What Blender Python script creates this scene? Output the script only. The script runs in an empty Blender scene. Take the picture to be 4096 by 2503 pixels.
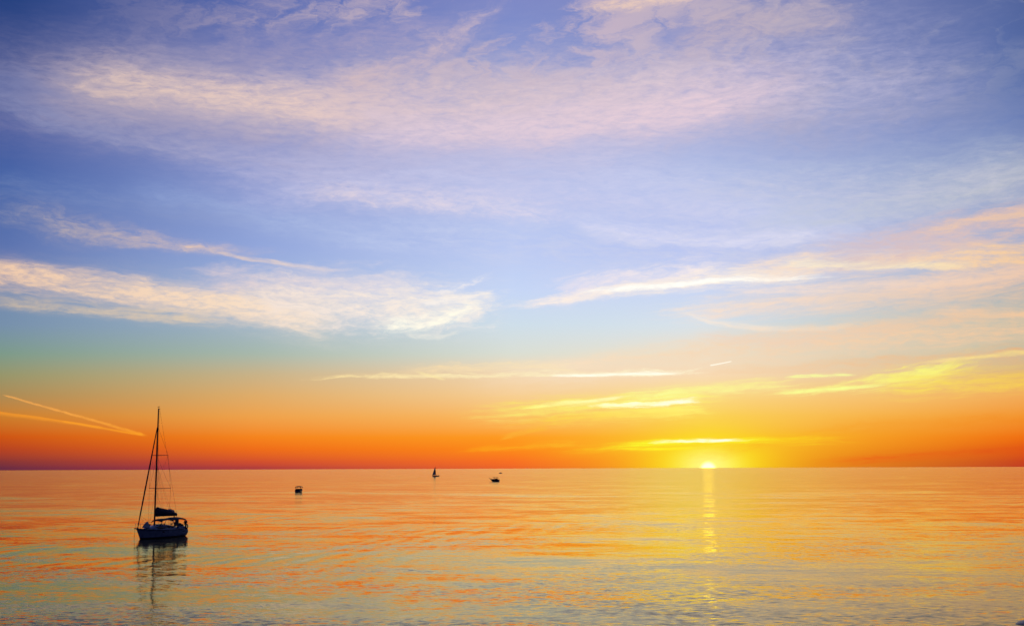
import bpy, math, random
from mathutils import Vector, Matrix, Euler

random.seed(7)
scene = bpy.context.scene
COL = scene.collection
R = math.radians

# ------------------------------------------------------------------ camera
CAM_H = 8.6                       # the photographer stands on a low bluff
LENS_PX, HZ_PX, ROLL = 5000.0, 1872.5, R(0.2)
PITCH = math.atan((HZ_PX - 1251.5) / LENS_PX)
cam_data = bpy.data.cameras.new("camera")
cam_data.sensor_width = 36.0
cam_data.lens = LENS_PX * 36.0 / 4096.0
cam_data.clip_start = 0.5
cam_data.clip_end = 500000.0
cam = bpy.data.objects.new("camera", cam_data)
COL.objects.link(cam)
cam.matrix_world = (Matrix.Translation((0, 0, CAM_H)) @ Matrix.Rotation(R(90) + PITCH, 4, 'X')
                    @ Matrix.Rotation(-ROLL, 4, 'Z'))
scene.camera = cam
scene.view_settings.view_transform = 'Standard'
scene.view_settings.look = 'None'
scene.view_settings.exposure = 0.0
scene.view_settings.gamma = 1.0
scene.cycles.use_adaptive_sampling = True
scene.cycles.adaptive_threshold = 0.02
scene.cycles.adaptive_min_samples = 12
scene.cycles.max_bounces = 6
scene.cycles.sample_clamp_indirect = 3.0
scene.cycles.volume_bounces = 1
scene.cycles.caustics_reflective = False
scene.cycles.caustics_refractive = False

SUN_AZ, SUN_EL = 8.83, 0.10       # degrees: azimuth right of +Y, elevation
# ------------------------------------------------------------------ node helpers
class Net:
    """Small expression builder over a node tree."""
    def __init__(self, tree):
        self.t = tree
    def new(self, typ, **kw):
        n = self.t.nodes.new(typ)
        for k, v in kw.items():
            setattr(n, k, v)
        return n
    def put(self, sock, v):
        if isinstance(v, bpy.types.NodeSocket):
            self.t.links.new(v, sock)
        elif isinstance(v, (tuple, list)) and len(sock.default_value) == 4 and len(v) == 3:
            sock.default_value = (*v, 1.0)
        else:
            sock.default_value = v
    def m(self, op, a, b=None, c=None, clamp=False):
        n = self.new('ShaderNodeMath', operation=op, use_clamp=clamp)
        self.put(n.inputs[0], a)
        if b is not None: self.put(n.inputs[1], b)
        if c is not None: self.put(n.inputs[2], c)
        return n.outputs[0]
    def add(self, a, b): return self.m('ADD', a, b)
    def sub(self, a, b): return self.m('SUBTRACT', a, b)
    def mul(self, a, b): return self.m('MULTIPLY', a, b)
    def mad(self, a, b, c): return self.m('MULTIPLY_ADD', a, b, c)
    def smooth(self, x, lo, hi, a=0.0, b=1.0, kind='SMOOTHSTEP'):
        n = self.new('ShaderNodeMapRange', interpolation_type=kind)
        self.put(n.inputs['Value'], x)
        self.put(n.inputs['From Min'], lo); self.put(n.inputs['From Max'], hi)
        self.put(n.inputs['To Min'], a); self.put(n.inputs['To Max'], b)
        return n.outputs['Result']
    def vec(self, x, y, z=0.0):
        n = self.new('ShaderNodeCombineXYZ')
        self.put(n.inputs[0], x); self.put(n.inputs[1], y); self.put(n.inputs[2], z)
        return n.outputs[0]
    def sep(self, v):
        n = self.new('ShaderNodeSeparateXYZ'); self.put(n.inputs[0], v)
        return n.outputs[0], n.outputs[1], n.outputs[2]
    def noise(self, v, scale=1.0, detail=4.0, rough=0.55, dist=0.0, color=False):
        n = self.new('ShaderNodeTexNoise')
        self.put(n.inputs['Vector'], v)
        n.inputs['Scale'].default_value = scale; n.inputs['Detail'].default_value = detail
        n.inputs['Roughness'].default_value = rough; n.inputs['Distortion'].default_value = dist
        return n.outputs['Color' if color else 'Fac']
    def mix(self, f, a, b):
        n = self.new('ShaderNodeMix', data_type='RGBA')
        self.put(n.inputs[0], f); self.put(n.inputs[6], a); self.put(n.inputs[7], b)
        return n.outputs[2]
    def ramp(self, f, stops):
        n = self.new('ShaderNodeValToRGB')
        cr = n.color_ramp; cr.interpolation = 'LINEAR'
        while len(cr.elements) < len(stops): cr.elements.new(0.5)
        for e, (p, c) in zip(cr.elements, sorted(stops, key=lambda s: s[0])):
            e.position = p; e.color = (*c, 1.0)
        self.put(n.inputs[0], f)
        return n.outputs[0]

def lin(c):
    return tuple((v / 255 / 12.92) if v / 255 <= 0.04045 else ((v / 255 + 0.055) / 1.055) ** 2.4 for v in c)

def heading(x, y):
    """Azimuth and elevation in degrees of a direction, given as pixel coordinates read off a 2464-wide image."""
    u, v = (x * 4096 / 2464 - 2048) / LENS_PX, -(y * 4096 / 2464 - 1251.5) / LENS_PX
    c, s = math.cos(ROLL), math.sin(ROLL)
    u, v = c * u + s * v, -s * u + c * v
    d = Vector((u, math.cos(PITCH) - v * math.sin(PITCH), math.sin(PITCH) + v * math.cos(PITCH))).normalized()
    return math.degrees(math.atan2(d.x, d.y)), math.degrees(math.asin(d.z))

# ------------------------------------------------------------------ sky (world)
world = bpy.data.worlds.new("World")
scene.world = world
world.use_nodes = True
wt = world.node_tree
wt.nodes.clear()
N = Net(wt)
tc = N.new('ShaderNodeTexCoord')
dx, dy, dz = N.sep(tc.outputs['Generated'])
AZ = N.mul(N.m('ARCTAN2', dx, dy), 57.29578)
EL = N.mul(N.m('ARCSINE', dz), 57.29578)
ELp = N.m('MAXIMUM', EL, 0.0)
RF = N.m('SQRT', N.mul(ELp, 1 / 90.0))

Y_ROWS = [0, 150, 300, 450, 600, 700, 780, 850, 900, 950, 1000, 1050, 1080, 1110, 1125]
COLUMNS = {
    0:    [(34, 64, 128), (56, 78, 142), (68, 90, 158), (68, 100, 168), (92, 116, 176), (112, 138, 178), (118, 144, 172), (124, 154, 138), (150, 150, 108), (172, 138, 84), (204, 126, 44), (206, 84, 20), (182, 66, 34), (132, 52, 54), (104, 44, 66)],
    616:  [(90, 108, 176), (102, 118, 184), (120, 134, 196), (132, 150, 208), (146, 167, 220), (158, 182, 220), (156, 180, 200), (166, 184, 172), (200, 178, 136), (222, 172, 106), (238, 162, 76), (245, 132, 30), (238, 108, 26), (208, 78, 46), (174, 60, 60)],
    1232: [(124, 136, 198), (122, 144, 208), (158, 172, 220), (176, 191, 236), (186, 202, 244), (196, 214, 247), (204, 222, 235), (216, 222, 212), (240, 212, 175), (245, 204, 145), (248, 184, 98), (251, 154, 34), (250, 134, 26), (245, 110, 36), (234, 98, 42)],
    1702: [(128, 138, 194), (122, 138, 200), (160, 172, 218), (172, 188, 234), (178, 194, 243), (198, 214, 245), (212, 226, 236), (234, 226, 206), (246, 220, 186), (247, 214, 140), (246, 205, 96), (245, 190, 50), (244, 180, 38), (246, 166, 24), (246, 160, 22)],
    2464: [(82, 102, 160), (84, 108, 168), (106, 128, 186), (146, 162, 200), (158, 174, 210), (154, 176, 190), (162, 186, 178), (188, 188, 164), (224, 178, 118), (240, 170, 90), (242, 150, 50), (238, 110, 18), (224, 86, 20), (198, 64, 32), (184, 54, 38)],
}
def sky_ramp(stops_el):
    st = [(math.sqrt(max(e, 0.0) / 90.0), c) for e, c in stops_el]
    return N.ramp(RF, st)
cols = []
for x, cs in COLUMNS.items():
    stops = []
    for y, c in zip(Y_ROWS, cs):
        stops.append((heading(x, y)[1], lin(c)))
    top = stops[0][1]
    stops += [(38.0, tuple(0.4 * a + 0.6 * b for a, b in zip(top, lin((48, 68, 130))))), (89.0, lin((36, 52, 108)))]
    cols.append((heading(x, 1000)[0], sky_ramp(stops)))
back = sky_ramp([(0, lin((8, 10, 38))), (6, lin((10, 12, 44))), (14, lin((12, 18, 52))), (35, lin((18, 30, 74))), (89, lin((28, 44, 100)))])
sky = back
prev_az = -45.0
for az, rp in cols:
    sky = N.mix(N.smooth(AZ, prev_az, az, kind='LINEAR'), sky, rp)
    prev_az = az
sky = N.mix(N.smooth(AZ, prev_az, 36.0, kind='LINEAR'), sky, back)

# glow round the sun
dA, dE = N.sub(AZ, SUN_AZ), N.sub(EL, SUN_EL)
def gauss(ax, ey):
    q = N.add(N.m('POWER', N.m('ABSOLUTE', N.mul(dA, 1 / ax)), 2.0), N.m('POWER', N.m('ABSOLUTE', N.mul(dE, 1 / ey)), 2.0))
    return N.m('POWER', 2.718, N.mul(q, -1.0))
sky = N.mix(N.mul(gauss(3.6, 2.3), 0.6), sky, lin((248, 212, 44)))
sky = N.mix(N.mul(gauss(2.2, 1.3), 0.97), sky, lin((246, 240, 22)))

sky = N.mix(N.mul(gauss(1.1, 0.62), 0.92), sky, (1.0, 0.98, 0.25))

# clouds: cirrus bands laid along curved spines, frayed with noise that runs along each spine
WARP = N.noise(N.vec(N.mul(AZ, 0.35), N.mul(EL, 0.9), 3.1), 1.0, 4.0, 0.6, color=True)
w1, w2, w3 = N.sep(WARP)
def cloud_group():
    g = bpy.data.node_groups.new('cloud_band', 'ShaderNodeTree')
    ins = ['Azimuth', 'Elevation', 'WarpA', 'WarpE', 'Q0', 'Q1', 'Q2', 'X0', 'X2', 'UpA', 'UpB', 'DownA', 'DownB', 'Fade',
           'FreqU', 'FreqV', 'Seed', 'Detail', 'Fray', 'Amount', 'Warp', 'T0', 'T1', 'Soft', 'Fine']
    g.interface.new_socket('Sky', in_out='INPUT', socket_type='NodeSocketColor')
    for i in ins: g.interface.new_socket(i, in_out='INPUT', socket_type='NodeSocketFloat')
    g.interface.new_socket('ColorA', in_out='INPUT', socket_type='NodeSocketColor')
    g.interface.new_socket('ColorB', in_out='INPUT', socket_type='NodeSocketColor')
    g.interface.new_socket('Sky', in_out='OUTPUT', socket_type='NodeSocketColor')
    G = Net(g)
    I = G.new('NodeGroupInput').outputs
    sp = G.new('ShaderNodeSeparateColor'); G.put(sp.inputs[0], I['Sky'])
    token = G.mul(sp.outputs[0], 1e-7)          # keeps the bands evaluated one after the other
    az0, el0 = G.add(I['Azimuth'], token), G.add(I['Elevation'], token)
    A = G.mad(G.mul(G.sub(I['WarpA'], 0.5), 2.6), I['Warp'], az0)
    E = G.mad(G.mul(G.sub(I['WarpE'], 0.5), 0.9), I['Warp'], el0)
    x0, x2 = I['X0'], I['X2']
    Ac = G.m('MINIMUM', G.m('MAXIMUM', A, G.sub(x0, 2.5)), G.add(x2, 2.5))
    spine = G.mad(G.mad(Ac, I['Q2'], I['Q1']), Ac, I['Q0'])
    v = G.sub(E, spine)
    tt = G.smooth(az0, x0, x2, kind='LINEAR')
    lerp = lambda a, b: G.mad(G.sub(b, a), tt, a)
    side = G.m('GREATER_THAN', v, 0.0)
    wu, wd = lerp(I['UpA'], I['UpB']), lerp(I['DownA'], I['DownB'])
    tq = G.m('DIVIDE', v, G.mad(G.sub(wu, wd), side, wd))
    mask = G.m('POWER', 2.718, G.mul(G.mul(tq, tq), -0.7))
    f = I['Fade']
    mask = G.mul(mask, G.mul(G.smooth(A, G.mad(f, -0.7, x0), G.mad(f, 0.7, x0)), G.smooth(A, G.mad(f, -0.7, x2), G.mad(f, 0.7, x2), 1.0, 0.0)))
    nz = G.new('ShaderNodeTexNoise')
    G.put(nz.inputs['Vector'], G.vec(G.mad(A, I['FreqU'], G.mul(I['Seed'], 7.3)), G.mul(v, I['FreqV']), G.mul(I['Seed'], 3.7)))
    nz.inputs['Scale'].default_value = 1.0; nz.inputs['Roughness'].default_value = 0.66; nz.inputs['Distortion'].default_value = 0.55
    G.put(nz.inputs['Detail'], I['Detail'])
    a = G.smooth(G.mad(G.sub(nz.outputs['Fac'], 0.5), G.mul(I['Fray'], 2.2), mask), I['T0'], I['T1'])
    a = G.mul(a, G.smooth(mask, 0.02, 0.30))
    veil = G.mul(mask, G.mad(G.sub(nz.outputs['Fac'], 0.5), G.mul(I['Fray'], 3.2), 0.85))
    a = G.mad(G.sub(veil, a), I['Soft'], a)
    a = G.m('MULTIPLY', G.mul(a, I['Amount']), I['Fine'], clamp=True)
    out = G.mix(a, I['Sky'], G.mix(tt, I['ColorA'], I['ColorB']))
    O = G.new('NodeGroupOutput')
    g.links.new(out, O.inputs['Sky'])
    return g
CLOUD = cloud_group()
FINE = N.noise(N.vec(N.mad(N.sub(w3, 0.5), 3.0, N.mul(AZ, 1.3)), N.mad(N.sub(w1, 0.5), 4.0, N.mul(EL, 5.0)), 21.0), 1.0, 5.0, 0.62)
FINE = N.mad(N.sub(FINE, 0.5), 2.0, 1.0)
seed = [0]
WIDTH = 1.0
def band(pts, wup, wdn, ca, cb=None, amp=1.0, fray=0.8, ku=0.45, kv=2.6, detail=5.5, gain=1.0, warp=1.0, fade=0.25, t0=0.22, t1=1.25, soft=0.0, fine=True):
    global sky
    seed[0] += 1
    if not isinstance(wup, tuple): wup = (wup, wup)
    if not isinstance(wdn, tuple): wdn = (wdn, wdn)
    (x0, e0), (x1, e1), (x2, e2) = [heading(*p) for p in pts]
    d01, d12 = (e1 - e0) / (x1 - x0), (e2 - e1) / (x2 - x1)      # quadratic spine through three points
    q2 = (d12 - d01) / (x2 - x0); q1 = d01 - q2 * (x0 + x1); q0 = e0 - q1 * x0 - q2 * x0 * x0
    k = WIDTH / 52.5
    ca = tuple(c * gain for c in lin(ca)); cb = tuple(c * gain for c in lin(cb)) if cb else ca
    n = N.new('ShaderNodeGroup', node_tree=CLOUD)
    vals = dict(Azimuth=AZ, Elevation=EL, WarpA=w1, WarpE=w2, Sky=sky, Q0=q0, Q1=q1, Q2=q2, X0=x0, X2=x2,
                UpA=wup[0] * k, UpB=wup[1] * k, DownA=wdn[0] * k, DownB=wdn[1] * k, Fade=(x2 - x0) * fade,
                FreqU=ku, FreqV=kv, Seed=float(seed[0]), Detail=float(detail), Fray=fray, Amount=amp, Warp=warp, T0=t0, T1=t1, Soft=soft, Fine=FINE if fine else 1.0,
                ColorA=ca, ColorB=cb)
    for kk, vv in vals.items(): N.put(n.inputs[kk], vv)
    sky = n.outputs['Sky']

# high tufted veil over the top of the frame
tn = N.noise(N.vec(N.mad(N.sub(w1, 0.5), 3.0, N.mul(AZ, 0.55)), N.mad(N.sub(w2, 0.5), 2.0, N.mad(AZ, -0.18, N.mul(EL, 1.0))), 5.0), 1.0, 7.0, 0.62, 0.5)
tn2 = N.noise(N.vec(N.mul(AZ, 0.13), N.mul(EL, 0.3), 9.4), 1.0, 2.0, 0.5, 0.2)
tuft = N.smooth(N.mad(N.sub(tn2, 0.5), 0.9, tn), 0.40, 0.72, 0.0, 0.85)
tuft = N.mul(tuft, N.mul(N.smooth(EL, 12.5, 17.5), N.smooth(AZ, -21.0, -8.0, 0.15, 1.0)))
tuft = N.mul(tuft, N.smooth(AZ, 10.0, 23.0, 1.0, 0.45))
sky = N.mix(tuft, sky, N.ramp(N.smooth(AZ, -22, 22, kind='LINEAR'), [(0.0, lin((120, 122, 162))), (0.3, lin((186, 170, 188))), (0.6, lin((206, 184, 196))), (1.0, lin((144, 152, 182)))]))

# A: broad pink veil
band([(60, 225), (1100, 262), (2200, 205)], (90, 130), (70, 90), (178, 168, 190), (190, 186, 214), 0.8, fray=0.5, ku=.35, kv=1.6, detail=6.5, fade=.2, soft=1)
band([(160, 215), (520, 238), (940, 285)], 56, 50, (232, 202, 184), (228, 202, 200), 0.85, fray=0.6, ku=.4, kv=2.0, detail=6.5, soft=.7)
band([(780, 230), (1250, 250), (1720, 200)], 70, 60, (222, 196, 196), (226, 206, 214), 0.65, fray=0.7, ku=.5, kv=1.8, detail=6.5, soft=.7)
band([(860, 325), (1350, 308), (1860, 218)], (60, 55), (50, 45), (222, 202, 216), (234, 208, 218), 0.95, fray=0.45, ku=.3, kv=2.2, detail=6.5, soft=.8)
band([(-40, 235), (330, 345), (900, 400)], 40, 24, (122, 132, 178), (190, 184, 214), 0.7, fray=0.8, ku=.4, kv=3.0, detail=6.5, soft=.6)
band([(-60, 190), (260, 255), (640, 330)], 40, 30, (104, 116, 168), (176, 168, 196), 0.6, fray=0.9, ku=.4, kv=3.0, soft=.6)
band([(500, 400), (960, 410), (1560, 370)], 46, 46, (166, 170, 212), (206, 202, 230), 0.65, fray=0.7, ku=.3, kv=2.4, soft=.8)
band([(1420, 22), (1530, 8), (1680, -8)], 16, 12, (238, 206, 188), None, 0.75, fray=0.9, ku=1.2, kv=3.0, soft=.3)
band([(820, 200), (1000, 150), (1180, 30)], 36, 36, (214, 188, 190), (204, 184, 198), 0.5, fray=1.0, ku=1.2, kv=2.0, detail=6.5, soft=.6)
band([(1640, 110), (1820, 60), (2050, 40)], 50, 40, (206, 184, 190), (190, 176, 190), 0.5, fray=0.9, ku=.9, kv=1.8, soft=.6)
band([(380, 140), (700, 115), (1050, 60)], 36, 36, (132, 134, 178), (176, 164, 196), 0.5, fray=1.0, ku=.7, kv=2.2, detail=6.5, soft=.6)
# B: pale lower veil
band([(650, 470), (1250, 470), (2050, 560)], (56, 90), (40, 40), (190, 192, 228), (206, 212, 244), 0.85, fray=0.6, ku=.3, kv=2.0, detail=6.5, soft=.7)
band([(760, 470), (1000, 492), (1330, 520)], 34, 16, (222, 208, 220), (228, 220, 238), 0.6, fray=1.1, ku=1.0, kv=2.8, detail=6, soft=.6)
band([(1380, 545), (1700, 584), (1990, 572)], 34, 12, (216, 218, 246), (224, 224, 246), 0.85, fray=0.6, ku=.45, kv=3.4, soft=.3)
band([(1800, 535), (2150, 500), (2520, 405)], 56, 26, (190, 202, 230), (190, 192, 194), 0.8, fray=0.8, ku=.4, kv=2.6, soft=.4)
band([(1650, 420), (2100, 430), (2500, 380)], 60, 50, (176, 190, 228), (164, 176, 202), 0.55, fray=0.7, ku=.35, kv=2.0, soft=.8)
band([(360, 470), (680, 535), (960, 606)], 30, 26, (146, 166, 214), (184, 198, 236), 0.65, fray=0.5, ku=.25, kv=2.6, soft=.9)
band([(-40, 440), (240, 485), (580, 520)], 30, 30, (104, 126, 178), (140, 156, 206), 0.5, fray=0.8, ku=.4, kv=3, soft=.8)
# C: left band
band([(30, 515), (290, 574), (550, 603)], (36, 9), (26, 8), (150, 152, 176), (236, 204, 184), 0.68, fray=1.1, ku=.9, kv=3.0, detail=6, warp=1.2, soft=.75, fade=.4)
band([(500, 602), (660, 632), (830, 652)], 6, 6, (232, 204, 186), (214, 208, 220), 0.8, fray=0.6, ku=.6, kv=7, warp=.4)
band([(450, 685), (760, 690), (1080, 705)], 46, 40, (226, 206, 208), (232, 226, 232), 0.72, fray=0.7, ku=.4, kv=2.4, detail=6.5)
band([(-160, 635), (330, 706), (800, 770)], (26, 46), (26, 38), (236, 196, 166), (252, 230, 206), 0.97, fray=0.65, ku=.3, kv=2.6, detail=6, fade=.12, warp=.9, soft=.35)
band([(600, 715), (900, 745), (1190, 735)], 52, 50, (244, 226, 214), (248, 240, 232), 0.9, fray=0.95, ku=.7, kv=2.6, detail=6, fade=.2, soft=.3)
band([(920, 788), (1020, 776), (1140, 740)], 18, 14, (255, 250, 232), None, 0.9, fray=1.0, ku=1.2, kv=4, gain=1.04, warp=1.0, soft=.4)
band([(1060, 706), (1120, 690), (1166, 666)], 8, 6, (252, 244, 240), None, 0.5, fray=1.2, ku=1.6, kv=6, warp=.9, soft=.4)
band([(1000, 735), (1090, 722), (1160, 712)], 10, 8, (252, 244, 236), None, 0.7, fray=1.1, ku=1.6, kv=5, warp=.8, soft=.3)
band([(-60, 722), (220, 752), (540, 776)], 22, 10, (196, 180, 164), (230, 208, 182), 0.7, fray=1.1, ku=.5, kv=4, warp=.6, soft=.5)
band([(980, 800), (1060, 812), (1110, 800)], 8, 5, (238, 236, 226), None, 0.6, fray=0.9, ku=1.2, kv=6, warp=.5)
# thin feathery veil filling the gaps of the middle sky
band([(900, 560), (1500, 600), (2300, 590)], (60, 60), (50, 50), (200, 210, 240), (212, 212, 230), 0.4, fray=1.3, ku=.5, kv=2.6, detail=6.5, soft=.9)
band([(1500, 430), (2000, 470), (2560, 440)], (50, 60), (50, 50), (200, 206, 238), (196, 196, 208), 0.5, fray=1.3, ku=.5, kv=2.4, detail=6.5, soft=.9)
# D: right bands
WIDTH = 1.25
band([(1310, 712), (1480, 680), (1740, 650)], 26, 22, (228, 224, 240), (248, 236, 234), 0.8, fray=0.9, ku=.6, kv=3.5, detail=6.5, soft=.3)
band([(1235, 736), (1500, 698), (1980, 660)], (8, 24), (8, 16), (250, 238, 232), (254, 240, 222), 0.97, fray=0.8, ku=.4, kv=4.5, detail=6.5, warp=.6)
band([(1440, 700), (1640, 684), (1980, 664)], 6, 6, (255, 255, 246), None, 1.0, fray=0.85, ku=.6, kv=6, gain=1.05, warp=.5)
band([(1760, 652), (2060, 628), (2560, 622)], (20, 40), (28, 26), (246, 228, 216), (246, 202, 150), 0.95, fray=0.8, ku=.3, kv=3.4, detail=6.5, warp=.7, soft=.15)
band([(1880, 630), (2050, 634), (2330, 642)], 9, 9, (253, 244, 216), (250, 226, 180), 0.9, fray=0.8, ku=.6, kv=6, warp=.5)
band([(1600, 754), (1980, 722), (2600, 650)], (20, 30), (20, 24), (242, 228, 218), (240, 196, 164), 0.92, fray=0.85, ku=.3, kv=4.0, detail=6.5, warp=.7, soft=.15)
band([(1750, 700), (2050, 690), (2600, 640)], 10, 10, (246, 230, 222), (240, 200, 170), 0.7, fray=0.8, ku=.3, kv=6, warp=.5, soft=.3)
band([(1640, 752), (1790, 786), (2060, 780)], 8, 6, (250, 236, 222), (236, 222, 204), 0.85, fray=0.5, ku=.5, kv=6, warp=.4)
band([(2240, 752), (2400, 754), (2600, 764)], 12, 10, (244, 208, 176), (242, 196, 150), 0.9, fray=0.5, ku=.4, kv=5, warp=.4)
band([(1950, 725), (2250, 715), (2600, 700)], 24, 28, (226, 212, 202), (226, 190, 160), 0.6, fray=0.9, ku=.3, kv=4.5, soft=.3)
band([(1960, 600), (2250, 560), (2600, 480)], 26, 44, (204, 192, 208), (232, 192, 170), 0.85, fray=0.85, ku=.4, kv=3.0, detail=6.5, soft=.15)
band([(2230, 560), (2360, 530), (2600, 500)], 8, 8, (236, 202, 180), (236, 196, 160), 0.7, fray=0.9, ku=.8, kv=6, warp=.8, soft=.2)
# peach veil above the low yellow streaks
band([(1250, 890), (1800, 835), (2600, 800)], (10, 50), (36, 26), (246, 226, 198), (238, 196, 156), 0.85, fray=0.4, ku=.16, kv=3, fade=.2, soft=.8)
band([(1700, 812), (2050, 800), (2380, 752)], 14, 14, (240, 214, 192), (236, 196, 160), 0.65, fray=0.7, ku=.3, kv=5, soft=.3)
band([(1600, 905), (2050, 875), (2560, 850)], (8, 14), 14, (244, 214, 176), (236, 172, 112), 0.5, fray=0.85, ku=.25, kv=5, soft=.3)
# low bright streaks
WIDTH = 1.25
band([(780, 909), (1180, 902), (1660, 898)], (3.5, 8), (3, 5), (248, 222, 160), (254, 250, 214), 0.9, fray=1.15, ku=.8, kv=8, warp=.5)
band([(1330, 904), (1480, 901), (1630, 898)], 4, 2.5, (255, 255, 236), None, 1.0, fray=0.6, ku=.6, kv=12, gain=1.05, warp=.2)
band([(960, 900), (1160, 882), (1420, 888)], 10, 8, (250, 220, 170), (250, 232, 190), 0.6, fray=0.9, ku=.5, kv=6, soft=.3)
band([(1000, 892), (1040, 905), (1065, 910)], 3, 3, (252, 232, 170), None, 0.7, fray=0.9, ku=.8, kv=8, warp=.2)
band([(1150, 988), (1430, 974), (1720, 958)], (14, 20), (22, 28), (247, 220, 112), (250, 246, 116), 0.85, fray=1.1, ku=.35, kv=6, warp=.5, soft=.35)
band([(1260, 982), (1400, 968), (1500, 956)], 5, 5, (252, 248, 130), (255, 254, 190), 0.9, fray=0.9, ku=.6, kv=10, warp=.3)
band([(1440, 978), (1570, 974), (1672, 967)], (4, 7), (4, 6), (254, 255, 190), (255, 255, 240), 1.0, fray=1.1, ku=.8, kv=8, gain=1.1, warp=.6, fade=.25)
band([(1500, 958), (1700, 938), (1900, 922)], 13, 13, (249, 254, 150), (248, 234, 150), 0.85, fray=0.9, ku=.4, kv=8, warp=.4, soft=.3)
band([(1540, 990), (1620, 988), (1700, 985)], 4, 4, (252, 246, 120), None, 0.8, fray=0.6, ku=.6, kv=10, warp=.2)
band([(1240, 1020), (1420, 1004), (1690, 990)], 9, 9, (248, 200, 70), (252, 240, 110), 0.75, fray=0.8, ku=.4, kv=8, warp=.4, soft=.3)
band([(1210, 1055), (1260, 1040), (1320, 1028)], 6, 6, (248, 186, 60), None, 0.5, fray=0.9, ku=1, kv=8, warp=.3)
band([(1120, 1084), (1250, 1074), (1400, 1066)], 6, 6, (250, 158, 26), (248, 186, 44), 0.7, fray=0.9, ku=.5, kv=9, warp=.3, soft=.3)
band([(1400, 1080), (1690, 1062), (2010, 1055)], (7, 10), (10, 12), (246, 216, 40), (247, 210, 36), 0.85, fray=1.0, ku=.35, kv=7, warp=.3, soft=.35)
band([(1490, 1069), (1690, 1060), (1880, 1056)], 5, 7, (246, 255, 50), (246, 250, 44), 0.9, fray=0.9, ku=.4, kv=9, warp=.25)
band([(1580, 1063), (1690, 1059), (1790, 1057)], 3.5, 3, (255, 255, 220), None, 1.0, fray=0.8, ku=.6, kv=10, gain=1.1, warp=.3, fade=.45)
band([(1490, 1081), (1580, 1079), (1680, 1077)], 3, 3, (252, 244, 40), None, 0.8, fray=0.6, ku=.6, kv=10, warp=.15)
band([(1860, 946), (2080, 922), (2330, 882)], (6, 22), (6, 18), (250, 248, 150), (249, 232, 112), 0.75, fray=1.2, ku=.55, kv=6, detail=6.5, warp=.6, soft=.25)
band([(1870, 945), (2000, 936), (2130, 925)], 4, 4, (247, 255, 150), None, 0.9, fray=0.5, ku=.6, kv=10, warp=.2)
band([(1890, 907), (1960, 904), (2050, 902)], 4, 3, (247, 255, 160), None, 0.9, fray=0.9, ku=1, kv=12, warp=.2)
band([(2080, 915), (2190, 902), (2300, 872)], 9, 8, (250, 250, 130), None, 0.7, fray=0.9, ku=1, kv=7, warp=.5)
band([(2120, 930), (2350, 920), (2600, 900)], 20, 18, (248, 228, 100), (250, 206, 70), 0.6, fray=1.2, ku=.4, kv=6, warp=.5, soft=.4)
band([(2230, 870), (2380, 856), (2600, 838)], 4, 4, (250, 226, 150), (250, 220, 130), 0.85, fray=0.8, ku=.8, kv=9, warp=.3)
band([(1700, 1092), (2000, 1040), (2600, 1020)], 12, 12, (246, 176, 40), (238, 120, 24), 0.35, fray=0.8, ku=.2, kv=6, soft=.8)
band([(2000, 1110), (2300, 1090), (2600, 1072)], 8, 8, (236, 92, 26), (214, 76, 24), 0.5, fray=0.6, ku=.3, kv=8, warp=.2, soft=.8)
WIDTH = 1.0
# contrails: two old ones to the left, one short fresh one above the sun
CT = dict(fine=False, warp=0.08, fade=.06)
band([(6, 951), (170, 996), (352, 1047)], (2.5, 4), (1.5, 4), (250, 176, 92), (252, 160, 40), 0.85, fray=.6, ku=3.0, kv=9, **CT)
band([(-60, 984), (100, 1005), (250, 1028)], (2, 2), (7, 4), (246, 152, 44), (252, 158, 44), 0.75, fray=.5, ku=.8, kv=7, **CT)
band([(150, 1013), (240, 1028), (345, 1046)], (2, 3), (3, 3), (250, 158, 44), (252, 160, 40), 0.85, fray=.35, ku=.8, kv=7, **CT)
band([(1708, 879), (1734, 874.5), (1761, 869)], 1.6, 1.6, (255, 255, 240), None, 0.85, fray=.3, fine=False, warp=0, gain=1.1, fade=.12)
band([(1640, 895), (1660, 891), (1690, 884)], 1.2, 1.2, (254, 250, 214), None, 0.4, fray=.9, ku=6, kv=2, fine=False, warp=0, fade=.1)

# the sun's disc, half set
dEd = N.sub(EL, -0.08)
disc = N.smooth(N.m('SQRT', N.add(N.mul(dA, dA), N.mul(dEd, dEd))), 0.20, 0.42, 1.0, 0.0)
sky = N.mix(disc, sky, (4.0, 3.5, 0.8))

nish = N.new('ShaderNodeTexSky', sky_type='NISHITA')
nish.sun_disc = False
nish.sun_elevation = R(0.6)
nish.sun_rotation = R(SUN_AZ)
nish.altitude = 10.0
bg_air = N.new('ShaderNodeBackground'); N.put(bg_air.inputs[0], nish.outputs[0]); bg_air.inputs[1].default_value = 0.05
bg_sky = N.new('ShaderNodeBackground'); N.put(bg_sky.inputs[0], sky); bg_sky.inputs[1].default_value = 1.05
addsh = N.new('ShaderNodeMixShader'); addsh.inputs[0].default_value = 0.94
wt.links.new(bg_air.outputs[0], addsh.inputs[1]); wt.links.new(bg_sky.outputs[0], addsh.inputs[2])
wout = N.new('ShaderNodeOutputWorld')
wt.links.new(addsh.outputs[0], wout.inputs[0])
world.cycles.sampling_method = 'NONE'

# ------------------------------------------------------------------ sun lamp
sun_data = bpy.data.lights.new("sun", 'SUN')
sun_data.energy = 0.00012
sun_data.angle = R(0.53)
sun_data.color = (1.0, 0.92, 0.04)
sun = bpy.data.objects.new("sun", sun_data)
COL.objects.link(sun)
sd = Vector((math.sin(R(SUN_AZ)), math.cos(R(SUN_AZ)), math.tan(R(0.35))))
sun.rotation_euler = sd.to_track_quat('Z', 'Y').to_euler()

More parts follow.
